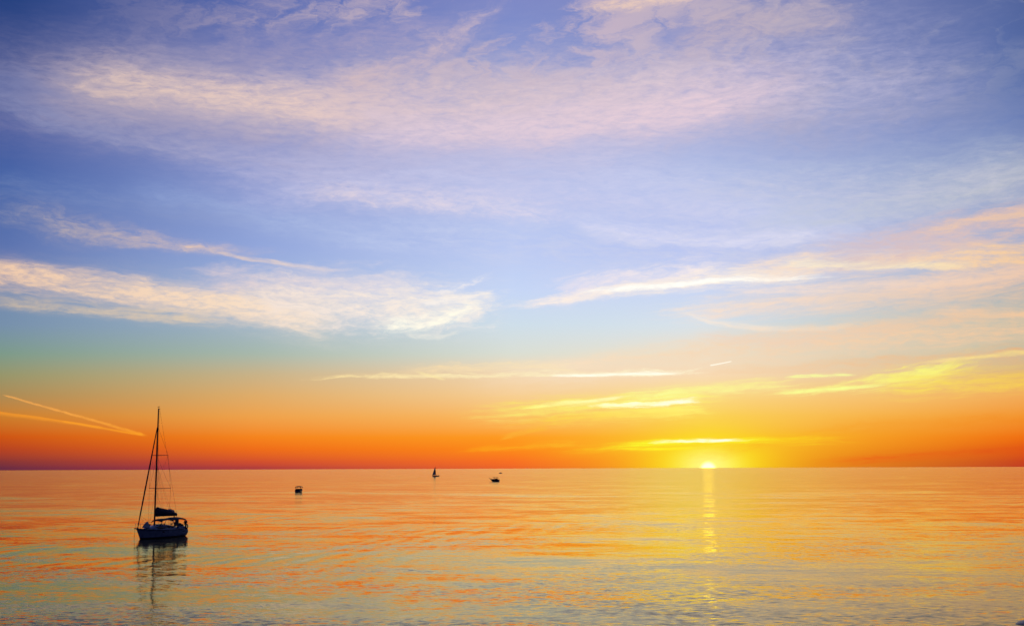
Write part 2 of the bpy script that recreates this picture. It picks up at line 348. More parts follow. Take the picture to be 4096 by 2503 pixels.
# ------------------------------------------------------------------ materials
def material(name, color, rough=0.5, metallic=0.0, grain=0.0, grain_scale=6.0, spec=0.5, sheen=0.0, trans=0.0):
    mt = bpy.data.materials.new(name); mt.use_nodes = True
    n = Net(mt.node_tree); b = mt.node_tree.nodes['Principled BSDF']
    b.inputs['Roughness'].default_value = rough; b.inputs['Metallic'].default_value = metallic
    b.inputs['Specular IOR Level'].default_value = spec
    if sheen: b.inputs['Sheen Weight'].default_value = sheen
    if grain:
        t = n.new('ShaderNodeTexCoord')
        f = n.noise(t.outputs['Object'], grain_scale, 5.0, 0.6)
        lo = tuple(c * (1 - grain) for c in color); hi = tuple(min(1, c * (1 + grain)) for c in color)
        n.put(b.inputs['Base Color'], n.mix(n.smooth(f, 0.3, 0.7), lo, hi))
        n.put(b.inputs['Roughness'], n.smooth(f, 0.2, 0.8, rough * 0.85, min(1, rough * 1.15)))
    else:
        b.inputs['Base Color'].default_value = (*color, 1)
    return mt

M = {
    'gelcoat': material('shaded_white_gelcoat', (0.30, 0.36, 0.54), 0.28, grain=0.05, grain_scale=1.5),  # white hull's backlit shade put into a darker, bluer base colour
    'deck': material('deck_nonskid', (0.66, 0.65, 0.63), 0.6, grain=0.08, grain_scale=9),
    'boot': material('dark_boot_stripe', (0.02, 0.025, 0.06), 0.35, grain=0.3),
    'rubber': material('dark_rubber', (0.025, 0.025, 0.03), 0.6, grain=0.2),
    'glass': material('smoked_acrylic', (0.012, 0.012, 0.02), 0.12, grain=0.2),
    'spar': material('dark_anodised_spar', (0.10, 0.09, 0.10), 0.4, 0.5, grain=0.15),
    'steel': material('stainless_steel', (0.42, 0.42, 0.45), 0.3, 0.9, grain=0.1),
    'canvas': material('navy_canvas', (0.018, 0.022, 0.05), 0.85, grain=0.3, grain_scale=4, sheen=0.2),
    'sailcloth': material('white_sailcloth', (0.62, 0.60, 0.60), 0.8, grain=0.08, grain_scale=3),
    'palebag': material('pale_canvas', (0.42, 0.43, 0.50), 0.8, grain=0.12, grain_scale=3),
    'wire': material('rigging_wire', (0.14, 0.13, 0.13), 0.4, 0.6, grain=0.1),
    'rope': material('mooring_rope', (0.12, 0.10, 0.08), 0.9, grain=0.3, grain_scale=30),
    'black': material('black_plastic', (0.02, 0.02, 0.022), 0.4, grain=0.2),
    'navyhull': material('dark_blue_gelcoat', (0.05, 0.06, 0.14), 0.3, grain=0.15),
    'ring': material('life_ring_cover', (0.10, 0.07, 0.06), 0.8, grain=0.2),
    'vinyl': material('dark_vinyl', (0.04, 0.035, 0.045), 0.6, grain=0.2),
}

# ------------------------------------------------------------------ mesh helpers
class MB:
    def __init__(self): self.v, self.f = [], []
    def raw(self, vs, fs):
        o = len(self.v); self.v += [tuple(p) for p in vs]; self.f += [tuple(i + o for i in q) for q in fs]
        return self
    def box(self, c, s, rot=None, taper=1.0):
        hx, hy, hz = s[0] / 2, s[1] / 2, s[2] / 2
        vs = []
        for z in (-hz, hz):
            k = taper if z > 0 else 1.0
            for x, y in ((-hx, -hy), (hx, -hy), (hx, hy), (-hx, hy)):
                p = Vector((x * k, y * k, z))
                if rot: p = Euler(rot).to_matrix() @ p
                vs.append(p + Vector(c))
        return self.raw(vs, [(3, 2, 1, 0), (4, 5, 6, 7), (0, 1, 5, 4), (1, 2, 6, 5), (2, 3, 7, 6), (3, 0, 4, 7)])
    def tube(self, pts, r, n=8, cap=True):
        pts = [Vector(p) for p in pts]
        rs = r if isinstance(r, (list, tuple)) else [r] * len(pts)
        rings = []
        for i, p in enumerate(pts):
            t = (pts[min(i + 1, len(pts) - 1)] - pts[max(i - 1, 0)]).normalized()
            ref = Vector((0, 0, 1)) if abs(t.z) < 0.9 else Vector((1, 0, 0))
            a = t.cross(ref).normalized(); b = t.cross(a).normalized()
            rings.append([p + rs[i] * (math.cos(2 * math.pi * k / n) * a + math.sin(2 * math.pi * k / n) * b) for k in range(n)])
        vs = [q for ring in rings for q in ring]; fs = []
        for i in range(len(pts) - 1):
            for k in range(n):
                fs.append((i * n + k, i * n + (k + 1) % n, (i + 1) * n + (k + 1) % n, (i + 1) * n + k))
        if cap:
            fs.append(tuple(range(n - 1, -1, -1))); fs.append(tuple((len(pts) - 1) * n + k for k in range(n)))
        return self.raw(vs, fs)
    def grid(self, rows, close_u=False, flip=False):
        h, w = len(rows), len(rows[0]); vs = [p for r_ in rows for p in r_]; fs = []
        for j in range(h - 1):
            for i in range(w if close_u else w - 1):
                q = (j * w + i, j * w + (i + 1) % w, (j + 1) * w + (i + 1) % w, (j + 1) * w + i)
                fs.append(q[::-1] if flip else q)
        return self.raw(vs, fs)
    def prism(self, poly, axis, lo, hi):
        """poly: 2-D outline in the plane normal to axis ('y' -> (x, z), 'x' -> (y, z), 'z' -> (x, y))."""
        def P(a, b, c): return {'y': (a, c, b), 'x': (c, a, b), 'z': (a, b, c)}[axis]
        n = len(poly)
        vs = [P(a, b, lo) for a, b in poly] + [P(a, b, hi) for a, b in poly]
        fs = [tuple(range(n)), tuple(range(2 * n - 1, n - 1, -1))] + [(i, i + n, (i + 1) % n + n, (i + 1) % n) for i in range(n)]
        return self.raw(vs, fs)
    def ball(self, c, s, nu=16, nv=10):
        rows = []
        for j in range(nv + 1):
            th = math.pi * j / nv
            rows.append([(c[0] + s[0] * math.sin(th) * math.cos(2 * math.pi * i / nu), c[1] + s[1] * math.sin(th) * math.sin(2 * math.pi * i / nu), c[2] + s[2] * math.cos(th)) for i in range(nu)])
        return self.grid(rows, close_u=True, flip=True)
    def torus(self, c, axis_rot, Rr, r, n=24, k=8):
        rows = []
        rot = Euler(axis_rot).to_matrix()
        for i in range(n + 1):
            a = 2 * math.pi * i / n
            rows.append([Vector(c) + rot @ Vector(((Rr + r * math.cos(2 * math.pi * j / k)) * math.cos(a), (Rr + r * math.cos(2 * math.pi * j / k)) * math.sin(a), r * math.sin(2 * math.pi * j / k))) for j in range(k)])
        return self.grid(rows, close_u=True)
    def build(self, name, mat, parent=None, smooth=True, bevel=0.0, solid=0.0, subsurf=0):
        me = bpy.data.meshes.new(name); me.from_pydata([tuple(p) for p in self.v], [], self.f); me.update()
        import bmesh
        bm = bmesh.new(); bm.from_mesh(me)
        bmesh.ops.remove_doubles(bm, verts=bm.verts, dist=1e-5)
        bmesh.ops.recalc_face_normals(bm, faces=bm.faces)
        bm.to_mesh(me); bm.free()
        o = bpy.data.objects.new(name, me); COL.objects.link(o); me.materials.append(mat)
        if smooth:
            for p in me.polygons: p.use_smooth = True
            me.set_sharp_from_angle(angle=R(40))
        if solid:
            md = o.modifiers.new('solid', 'SOLIDIFY'); md.thickness = solid; md.offset = 0
        if bevel:
            md = o.modifiers.new('bevel', 'BEVEL'); md.width = bevel; md.segments = 2; md.limit_method = 'ANGLE'
        if subsurf:
            md = o.modifiers.new('subsurf', 'SUBSURF'); md.levels = subsurf; md.render_levels = subsurf
        if parent: o.parent = parent
        return o

def tag(o, label=None, cat=None, group=None, kind=None):
    if label: o['label'] = label
    if cat: o['category'] = cat
    if group: o['group'] = group
    if kind: o['kind'] = kind
    return o

def thing(name, label, cat, loc, rz=0.0, group=None):
    o = bpy.data.objects.new(name, None); COL.objects.link(o)
    o.empty_display_size = 0.3
    o.location = loc; o.rotation_euler = (0, 0, rz)
    return tag(o, label, cat, group)

# ------------------------------------------------------------------ water
def build_water():
    rows = []; seg = 120
    radii = [3 * 1.22 ** i for i in range(54)]
    vs = [(0, 0, 0)]; fs = []
    for r in radii:
        vs += [(r * math.cos(2 * math.pi * k / seg), r * math.sin(2 * math.pi * k / seg), 0) for k in range(seg)]
    for k in range(seg): fs.append((0, 1 + k, 1 + (k + 1) % seg))
    for i in range(len(radii) - 1):
        a, b = 1 + i * seg, 1 + (i + 1) * seg
        for k in range(seg): fs.append((a + k, b + k, b + (k + 1) % seg, a + (k + 1) % seg))
    mt = bpy.data.materials.new('lake_water'); mt.use_nodes = True
    n = Net(mt.node_tree); b = mt.node_tree.nodes['Principled BSDF']
    g = n.new('ShaderNodeNewGeometry')
    x, y, z = n.sep(g.outputs['Position'])
    sx, sy = 0.0, 0.0
    def octave(fx, fy, ax, ay, detail, zz, gate=None, rot=0.0):
        nonlocal sx, sy
        c, s = math.cos(rot), math.sin(rot)
        u = n.mad(x, c * fx, n.mul(y, s * fx)); v = n.mad(y, c * fy, n.mul(x, -s * fy))
        col = n.noise(n.vec(u, v, zz), 1.0, detail, 0.5, 0.0, color=True)
        a, b_, _ = n.sep(col)
        a, b_ = n.mul(n.sub(a, 0.5), ax), n.mul(n.sub(b_, 0.5), ay)
        if gate is not None: a, b_ = n.mul(a, gate), n.mul(b_, gate)
        sx, sy = n.add(sx, a), n.add(sy, b_)
    # breeze patches: where the surface is ruffled and where it lies slick
    patch = n.noise(n.vec(n.mul(x, 1 / 26.0), n.mul(y, 1 / 20.0), 1.7), 1.0, 3.0, 0.6)
    ruffle = n.smooth(patch, 0.36, 0.66, 0.30, 1.45)
    near = n.smooth(y, 60.0, 260.0, 1.0, 0.18)
    far = n.smooth(y, 120.0, 700.0, 1.0, 0.5)
    octave(1 / 34.0, 1 / 24.0, 0.03, 0.046, 1.0, 0.0, rot=0.15)
    octave(1 / 13.0, 1 / 7.0, 0.032, 0.055, 1.0, 4.0, gate=far, rot=-0.2)
    octave(1 / 4.0, 1 / 1.9, 0.06, 0.075, 1.0, 8.0, gate=n.mul(n.mad(ruffle, 0.5, 0.5), far))
    octave(1 / 0.55, 1 / 0.34, 0.14, 0.20, 2.0, 12.0, gate=n.mul(ruffle, near))
    octave(1 / 0.75, 1 / 0.26, 0.16, 0.24, 2.0, 16.0, gate=n.mul(ruffle, n.smooth(y, 66.0, 135.0, 1.0, 0.0)))
    octave(1 / 45.0, 1 / 13.0, 0.03, 0.055, 2.0, 20.0, gate=n.smooth(y, 160.0, 420.0))
    # a train of boat wake crossing the view: crests run away from the shore
    ph = n.noise(n.vec(n.mul(x, 1 / 14.0), n.mul(y, 1 / 40.0), 6.0), 1.0, 2.0, 0.5)
    wave = n.m('SINE', n.mad(ph, 16.0, n.mad(x, 2 * math.pi / 3.3, n.mul(y, -0.15 * 2 * math.pi / 3.3))))
    amp = n.mul(n.smooth(n.noise(n.vec(n.mul(x, 1 / 26.0), n.mul(y, 1 / 50.0), 11.0), 1.0, 2.0, 0.5), 0.42, 0.70, 0.0, 0.024), n.smooth(y, 100.0, 420.0, 1.0, 0.0))
    sx = n.add(sx, n.mul(wave, amp))
    sy = n.add(sy, n.mul(wave, n.mul(amp, -0.35)))
    nv = n.new('ShaderNodeVectorMath', operation='NORMALIZE')
    n.put(nv.inputs[0], n.vec(n.mul(sx, -1.0), n.mul(sy, -1.0), 1.0))
    rough = n.smooth(y, 70.0, 320.0, 0.06, 0.104)
    n.t.nodes.remove(b)
    gl = n.new('ShaderNodeBsdfGlossy', distribution='GGX')
    n.put(gl.inputs['Roughness'], rough); n.put(gl.inputs['Normal'], nv.outputs[0])
    gl.inputs['Color'].default_value = (1.0, 0.84, 0.52, 1)      # warm tint painted into the reflection, standing in for low orange sky
    df = n.new('ShaderNodeBsdfDiffuse'); df.inputs['Color'].default_value = (0.05, 0.05, 0.04, 1)
    fr = n.new('ShaderNodeFresnel'); fr.inputs['IOR'].default_value = 1.34
    n.put(fr.inputs['Normal'], nv.outputs[0])
    ms = n.new('ShaderNodeMixShader')
    n.put(ms.inputs[0], n.m('MULTIPLY_ADD', fr.outputs[0], 1.34, -0.12, clamp=True))
    n.t.links.new(df.outputs[0], ms.inputs[1]); n.t.links.new(gl.outputs[0], ms.inputs[2])
    n.t.links.new(ms.outputs[0], n.t.nodes['Material Output'].inputs['Surface'])
    me = bpy.data.meshes.new('water'); me.from_pydata(vs, [], fs); me.materials.append(mt)
    o = bpy.data.objects.new('water', me); COL.objects.link(o)
    tag(o, kind='structure')
build_water()

# ------------------------------------------------------------------ hull helper
def hull_rows(L_bow, L_wlbow, L_stern_top, L_stern_mid, L_stern_wl, beam, sheer, draft=0.35, nu=40, nt=14, bmax=0.55, transom=0.78, vee=0.0, wl_ratio=0.82):
    """Loft a hull along +x (bow). sheer(x) gives deck height; returns rows for port, keel to sheer."""
    rows = []
    for j in range(nt + 1):
        t = j / nt
        row = []
        for i in range(nu + 1):
            u = i / nu
            uu = u ** 0.9
            xs = L_bow + (L_stern_top - L_bow) * uu
            sh = sheer(xs)
            z = -draft + (sh + draft) * t
            zn = z / sh
            stem = L_wlbow + (L_bow - L_wlbow) * max(zn, 0) ** 1.05 + (z * 2.0 if z < 0 else 0)
            if zn >= 0:
                q = min(zn, 1.0)
                stern = (1 - q) * (1 - q) * L_stern_wl + 2 * q * (1 - q) * (2 * L_stern_mid - 0.5 * (L_stern_wl + L_stern_top)) + q * q * L_stern_top
            else:
                stern = L_stern_wl - z * 1.5
            x = stem + (stern - stem) * uu
            if uu < bmax: b = 1 - (1 - uu / bmax) ** 2.1
            else: b = 1 - (1 - transom) * ((uu - bmax) / (1 - bmax)) ** 2
            if zn >= 0: g = wl_ratio + (1 - wl_ratio) * min(zn, 1) ** 0.7
            else: g = wl_ratio * max(0.0, 1 - (-z / draft) ** 2) ** 0.5 * 0.98 + 0.02
            g = g * (1 - vee * (1 - min(max(zn, 0), 1)) * (1 - uu))
            row.append(Vector((x, max(0.0, beam * b * g), z)))
        rows.append(row)
    return rows

def build_hull(parent, mat, deck_mat, rows, camber=0.05, name='hull', deck_name='deck'):
    full = [[p for p in r_] for r_ in rows]
    mir = [[Vector((p.x, -p.y, p.z)) for p in r_] for r_ in rows]
    h = MB().grid(full).grid(mir, flip=True)
    tr = [[full[j][-1].lerp(mir[j][-1], k / 6) for k in range(7)] for j in range(len(rows))]
    h.grid(tr)
    hull = h.build(name, mat, parent)
    top = rows[-1]
    d = MB().grid([[Vector((p.x, p.y * k, p.z - 0.01 + camber * (1 - k * k))) for p in top] for k in (1, .66, .33, 0, -.33, -.66, -1)])
    deck = d.build(deck_name, deck_mat, parent)
    return hull, deck, top

# ------------------------------------------------------------------ the moored yacht
YACHT = Vector((-45.72, 161.61, 0.0)); HEAD = R(-110)
def build_yacht():
    T = thing('sailboat', 'white moored sailing yacht with bare tall mast, navy sail cover and bimini, bow pointing left', 'sailboat', YACHT, HEAD)
    sheer = lambda x: 1.02 + 0.30 * max(0, (x + 1.2) / 5.0) ** 1.6 - 0.03 * max(0, (-x - 1.5) / 4.0)
    rows = hull_rows(3.74, 2.93, -5.30, -5.62, -5.28, 1.62, sheer, transom=0.80)
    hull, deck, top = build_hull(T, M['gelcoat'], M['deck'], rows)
    # boot stripe: a skin 4 mm proud of the topsides at the waterline
    lo = []
    def at_z(z, off):
        out = []
        for i in range(len(rows[0])):
            colp = [r_[i] for r_ in rows]
            for a, b in zip(colp, colp[1:]):
                if a.z <= z <= b.z:
                    k = (z - a.z) / (b.z - a.z); p = a.lerp(b, k); out.append(Vector((p.x + (0.012 if i == 0 else 0), p.y + off, p.z))); break
        return out
    zs = (-0.05, 0.04, 0.10, 0.15)
    m = MB()
    for s_ in (1, -1):
        m.grid([[Vector((p.x, p.y * s_, p.z)) for p in at_z(z, 0.012)] for z in zs], flip=s_ < 0)
    m.build('boot_stripe', M['boot'], hull)
    m = MB()
    for s_ in (1, -1):
        m.tube([Vector((p.x + .01, (p.y + .015) * s_, p.z - 0.05)) for p in top], 0.032, 6)
    m.build('rub_rail', M['boot'], hull)
    m = MB()
    for s_ in (1, -1):
        m.tube([Vector((p.x, max(0, p.y - .05) * s_, p.z + 0.03)) for p in top], 0.02, 6)
    m.build('toe_rail', M['spar'], deck)
    # portlights in the topsides
    def side_y(x, z):
        best = min(((p.x - x) ** 2 + (p.z - z) ** 2, p.y) for r_ in rows for p in r_)
        return best[1]
    for (xa, xb, za, zb) in ((-0.44, 0.22, 0.70, 0.86), (-4.55, -4.22, 0.60, 0.74)):
        for s_ in (1, -1):
            xm = (xa + xb) / 2
            y = (side_y(xm, (za + zb) / 2) + 0.012)
            m = MB()
            rim = []
            w, h = (xb - xa) / 2, (zb - za) / 2
            for k in range(20):
                a = 2 * math.pi * k / 20
                c, sn = math.cos(a), math.sin(a)
                rim.append((xm + w * math.copysign(abs(c) ** 0.5, c), (za + zb) / 2 + h * math.copysign(abs(sn) ** 0.5, sn)))
            m.prism(rim, 'y', min(s_ * (y - .05), s_ * (y + .01)), max(s_ * (y - .05), s_ * (y + .01)))
            m.build('portlight', M['glass'], hull)
    # cabin trunk
    prof = [(2.05, 0.0), (1.75, 0.14), (1.2, 0.30), (0.4, 0.46), (-0.6, 0.56), (-1.8, 0.55), (-2.9, 0.44), (-3.5, 0.30), (-3.9, 0.16)]
    rowsC = []
    for x, h in prof:
        bw = 0.25 + 0.85 * min(1, max(0, (2.1 - x) / 2.2)) ** 0.7
        if x < -2.5: bw = 1.1 - 0.06 * (-2.5 - x)
        z0 = sheer(x) + 0.0; r_ = []
        for k in range(13):
            a = -1 + 2 * k / 12
            y = bw * a
            e = 1 - abs(a) ** 3.2
            r_.append(Vector((x, y * (1.0 if abs(a) < .95 else 1.06), z0 + h * e + 0.06 * (1 - a * a))))
        rowsC.append(r_)
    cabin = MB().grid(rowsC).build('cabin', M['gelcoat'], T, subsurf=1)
    def trunk_y(x, z):
        # y of the trunk side at a station and height
        pr = sorted(prof, key=lambda q: abs(q[0] - x))[:2]
        (xa, ha), (xb, hb) = pr
        k = (x - xa) / (xb - xa); h = ha + (hb - ha) * k
        bw = 0.25 + 0.85 * min(1, max(0, (2.1 - x) / 2.2)) ** 0.7
        if x < -2.5: bw = 1.1 - 0.06 * (-2.5 - x)
        lo_, hi_ = 0.0, 1.0
        for _ in range(30):
            a = (lo_ + hi_) / 2
            zz = sheer(x) + h * (1 - a ** 3.2) + 0.06 * (1 - a * a)
            if zz > z: lo_ = a
            else: hi_ = a
        return bw * lo_
    wins = [(0.75, -1.25, 'win'), (-1.38, -2.02, 'win'), (-2.16, -2.34, 'win'), (-2.46, -2.62, 'win'), (-2.76, -3.08, 'win')]
    for k, (xa, xb, _) in enumerate(wins):
        for s_ in (1, -1):
            r0, r1, r2 = [], [], []
            nseg = 10
            for i in range(nseg + 1):
                x = xa + (xb - xa) * i / nseg
                f = 1.0
                if k == 0: f = min(1, 0.15 + ((xa - x) / 0.55)) if x > xa - 0.5 else 1.0
                zc = sheer(x) + (0.24 if k < 4 else 0.24)
                hh = (0.13 if k < 4 else 0.10) * f
                for lst, z in ((r0, zc - hh), (r1, zc), (r2, zc + hh)):
                    lst.append(Vector((x, s_ * (trunk_y(x, z) + 0.015), z)))
            MB().grid([r0, r1, r2]).build('window', M['glass'], cabin, solid=0.02)
    for x, w in ((1.35, .5), (-0.75, .62)):
        z = sheer(x) + (0.30 if x > 0 else 0.62)
        MB().box((x, 0, z + .02), (w, w, .06), rot=(0, -0.22 if x > 0 else 0.02, 0)).build('hatch', M['glass'], cabin, bevel=.015)
    for y in (0.45, -0.45):
        MB().tube([(0.3, y, sheer(.3) + .52), (.0, y, sheer(0) + .60), (-1.6, y, sheer(-1.6) + .64), (-1.9, y, sheer(-1.9) + .58)], .018, 6).build('handrail', M['steel'], cabin)
    # cockpit coaming
    for s_ in (1, -1):
        m = MB()
        m.grid([[Vector((x, s_ * (1.02 + dy), sheer(x) + dz * (1 - .25 * ((-x - 3.6) / 1.6) ** 2))) for x in (-3.5, -3.9, -4.3, -4.7, -5.1)] for dy, dz in ((.18, 0), (.12, .30), (.0, .34), (-.12, .30), (-.16, 0))])
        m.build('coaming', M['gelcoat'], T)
    m = MB().grid([[Vector((x, y, sheer(-4.5) + .03)) for x in (-3.6, -5.2)] for y in (-.85, .85)])
    m.build('cockpit_sole', M['deck'], T)
    # winches
    for x, y, z in ((-0.15, .78, 1.58), (-1.05, .70, 1.66), (-2.55, .72, 1.60), (-3.0, .95, 1.50), (-0.15, -.78, 1.58), (-2.55, -.72, 1.60)):
        m = MB().tube([(x, y, z - .10), (x, y, z - .02), (x, y, z + .06), (x, y, z + .10), (x, y, z + .15)], [.09, .085, .06, .085, .05], 12)
        m.build('winch', M['spar'], T)
    # rig
    def mastp(z): return Vector((0.02 - 0.008 * (z - 1.5), 0, z))
    mast = MB().tube([mastp(1.45), mastp(6), mastp(10.4), mastp(14.0), mastp(16.35)], [.105, .105, .10, .09, .075], 12).build('mast', M['spar'], T)
    MB().box(tuple(mastp(16.37) - Vector((.10, 0, 0))), (.34, .09, .08)).build('masthead_crane', M['spar'], mast)
    MB().tube([mastp(16.38), mastp(16.72)], .012, 6).tube([mastp(16.38) + Vector((-.22, 0, 0)), mastp(16.8) + Vector((-.22, 0, 0))], .009, 6).build('antenna', M['wire'], mast)
    m = MB().tube([mastp(16.41) + Vector((.12, .0, 0)), mastp(16.62) + Vector((.12, 0, 0))], .01, 6).box(tuple(mastp(16.63) + Vector((.0, 0, 0))), (.42, .015, .05)); m.build('wind_vane', M['wire'], mast)
    tips = {}
    for z, half, back in ((6.20, 1.62, .90), (10.42, 1.28, .62)):
        for s_ in (1, -1):
            tip = mastp(z) + Vector((-back, s_ * half, 0.02))
            tips[(z, s_)] = tip
            MB().tube([mastp(z) + Vector((0, s_ * .06, 0)), tip], [.045, .028], 8).build('spreader', M['spar'], mast)
    # furled headsail on the forestay
    f0, f1 = Vector((3.42, 0, 1.42)), mastp(14.1) + Vector((.10, 0, 0))
    pts = [f0.lerp(f1, k / 24) for k in range(25)]
    rad = [.055 + .035 * math.sin(math.pi * min(1, (k / 24) * 1.0) ** .7) + .006 * math.sin(k * 2.3) for k in range(25)]
    rad[0] = .05; rad[-1] = .03
    MB().tube(pts, rad, 10).build('furled_jib', M['canvas'], T)
    MB().tube([f0 + Vector((.01, 0, -.10)), f0 + Vector((0, 0, .02))], .10, 14).build('furling_drum', M['black'], T)
    for s_ in (1, -1):
        MB().tube([Vector((3.15, 0, 3.0)), Vector((2.0, s_ * .4, 2.2)), Vector((.2, s_ * .6, 1.68))], .010, 5).build('jib_sheet', M['rope'], T)
    # shrouds and lines
    def line(name, pts, r=.012, mat='wire'): return MB().tube(pts, r, 5).build(name, M[mat], T)
    for s_ in (1, -1):
        ch = Vector((-0.85, s_ * 1.52, 1.03))
        line('shroud', [ch, tips[(6.20, s_)], tips[(10.42, s_)], mastp(14.1)])
        line('shroud', [ch + Vector((.06, -.05 * s_, 0)), mastp(6.1)], .010)
        line('shroud', [tips[(6.20, s_)], mastp(10.3)], .010)
        line('shroud', [tips[(10.42, s_)] + Vector((0, 0, 0)), mastp(6.3)], .008)
        line('lazy_jack', [mastp(9.4), Vector((-1.6, s_ * .12, 4.4)), Vector((-1.1, s_ * .14, 2.9))], .008, 'rope')
        line('lazy_jack', [mastp(9.4), Vector((-2.5, s_ * .12, 4.6)), Vector((-3.6, s_ * .12, 2.9))], .008, 'rope')
    line('topping_lift', [mastp(16.3) + Vector((-.25, 0, 0)), Vector((-4.72, 0, 2.86))], .012)
    line('halyard', [mastp(16.2) + Vector((-.16, .05, 0)), Vector((-.28, .08, 4.0))], .010, 'rope')
    line('halyard', [mastp(13.9) + Vector((.12, .1, 0)), Vector((.9, 1.2, 1.35))], .010, 'rope')
    line('halyard', [mastp(13.9) + Vector((.12, -.1, 0)), Vector((1.2, .9, 1.35))], .010, 'rope')
    line('mainsheet', [Vector((-4.62, 0, 2.66)), Vector((-4.66, 0, 2.40))], .03, 'rope')
    # boom, stacked sail in its cover
    boom = MB().tube([(-.12, 0, 2.72), (-2.4, 0, 2.70), (-4.78, 0, 2.66)], [.075, .08, .07], 10).build('boom', M['spar'], T)
    st = [(-.12, 3.55, .12), (-.30, 3.88, .20), (-.60, 3.90, .22), (-1.1, 3.74, .25), (-1.7, 3.64, .26), (-2.3, 3.58, .26), (-2.9, 3.42, .25), (-3.5, 3.34, .24), (-4.1, 3.16, .21), (-4.55, 3.00, .17), (-4.82, 2.92, .10)]
    cr = []
    for i, (x, zt, w) in enumerate(st):
        r_ = []
        for k in range(16):
            a = 2 * math.pi * k / 16
            zb = 2.66
            zc, hz = (zt + zb) / 2, (zt - zb) / 2
            wob = 1 + .07 * math.sin(k * 2.1 + i * 1.7)
            tw = (1.0 - .45 * max(0, math.sin(a)))
            r_.append(Vector((x, w * tw * math.cos(a) * wob, zc + hz * math.sin(a) + .02 * math.sin(i * 2.6 + k))))
        cr.append(r_)
    m = MB().grid(cr, close_u=True)
    m.raw(cr[0], [tuple(range(16))]); m.raw(cr[-1], [tuple(range(15, -1, -1))])
    cover = m.build('sail_cover', M['canvas'], T, subsurf=1)
    m = MB()
    for i, (x, zt, h, w) in enumerate(((-2.95, 3.34, .20, .42), (-3.30, 3.30, .30, .40), (-3.62, 3.22, .26, .44), (-3.95, 3.14, .26, .34))):
        out = []
        n_ = 9
        for k in range(n_ + 1):
            a = k / n_
            out.append((x - w / 2 + w * a, zt + h * math.sin(math.pi * a) * (0.75 + .25 * math.sin(k * 2.9 + i))))
        out += [(x + w / 2, zt - .12), (x - w / 2, zt - .12)]
        m.prism(out, 'y', -.07 + .02 * i, .06 + .012 * i)
    m.build('flaked_sail', M['sailcloth'], cover)
    # dodger and bimini: canvas on bent tubes
    def canopy(name, stations, half, mat, parent, thick=.025):
        rs = []
        for x, z in stations:
            rs.append([Vector((x, half * math.sin(a), z - (1 - math.cos(a)) * .26 * 1.0)) for a in [(-1.25 + 2.5 * k / 12) for k in range(13)]])
        o = MB().grid(rs).build(name, M[mat], parent, solid=thick)
        return o
    def hoop(name, x_top, z_top, x_foot, z_foot, half, parent):
        pts = [(x_foot, half * 1.02, z_foot)] + [(x_top, half * math.sin(a), z_top - .015 - (1 - math.cos(a)) * .26) for a in [(1.25 - 2.5 * k / 10) for k in range(11)]] + [(x_foot, -half * 1.02, z_foot)]
        return MB().tube(pts, .020, 6).build(name, M['steel'], parent)
    dod = canopy('dodger', [(-.42, 2.08), (-.50, 2.20), (-.75, 2.29), (-1.2, 2.34), (-1.7, 2.35), (-2.25, 2.32), (-2.32, 2.22)], .86, 'canvas', T)
    for xt, zt, xf, zf in ((-.50, 2.20, -.42, 1.55), (-1.3, 2.33, -.95, 1.58), (-2.25, 2.30, -2.0, 1.55)):
        hoop('frame', xt, zt, xf, zf, .86, dod)
    bim = canopy('bimini', [(-2.46, 2.14), (-2.52, 2.24), (-3.1, 2.36), (-3.9, 2.43), (-4.6, 2.43), (-5.1, 2.37), (-5.42, 2.28), (-5.50, 2.10)], 1.06, 'canvas', T)
    for xt, zt, xf, zf in ((-2.52, 2.24, -2.75, 1.45), (-2.62, 2.26, -3.10, 1.45), (-4.9, 2.39, -5.40, 1.45), (-5.42, 2.27, -5.45, 1.20)):
        hoop('frame', xt, zt, xf, zf, 1.05, bim)
    m = MB()
    for s_ in (1,):
        m.grid([[Vector((x, s_ * (1.0 + .03 * math.sin(x * 9)), z)) for x in (-3.02, -3.2, -3.45, -3.65, -3.80)] for z in (1.36, 1.7, 1.95, 2.22)])
    m.build('weather_curtain', M['canvas'], bim, solid=.015)
    MB().tube([(-4.05, 0.12, 2.42), (-4.05, .12, 2.62)], .04, 8).build('boom_rest', M['black'], bim)
    MB().tube([(-4.28, -.1, 2.42), (-4.28, -.1, 2.63)], .045, 8).build('boom_rest', M['black'], bim)
    # helm
    hp = MB().tube([(-4.35, 0, 1.05), (-4.35, 0, 1.62), (-4.35, 0, 1.80)], [.13, .11, .14], 10).build('helm_pedestal', M['black'], T)
    MB().torus((-4.50, 0, 1.58), (0, R(90), 0), .42, .022).build('steering_wheel', M['steel'], hp)
    MB().ball((-4.25, .80, 1.46), (.34, .30, .26)).build('seat_cushion', M['vinyl'], T); MB().ball((-4.62, .84, 1.38), (.28, .28, .20)).build('seat_cushion', M['vinyl'], T)
    # bow pulpit, stern rail, stanchions and lifelines
    p = MB()
    p.tube([(2.55, .62, 1.22), (2.60, .62, 1.86), (3.2, .42, 1.90), (3.78, .16, 1.92), (3.86, 0, 1.92), (3.78, -.16, 1.92), (3.2, -.42, 1.90), (2.60, -.62, 1.86), (2.55, -.62, 1.22)], .022, 6)
    for s_ in (1, -1): p.tube([(3.30, s_ * .30, 1.28), (3.46, s_ * .34, 1.91)], .02, 6)
    p.build('pulpit', M['steel'], T)
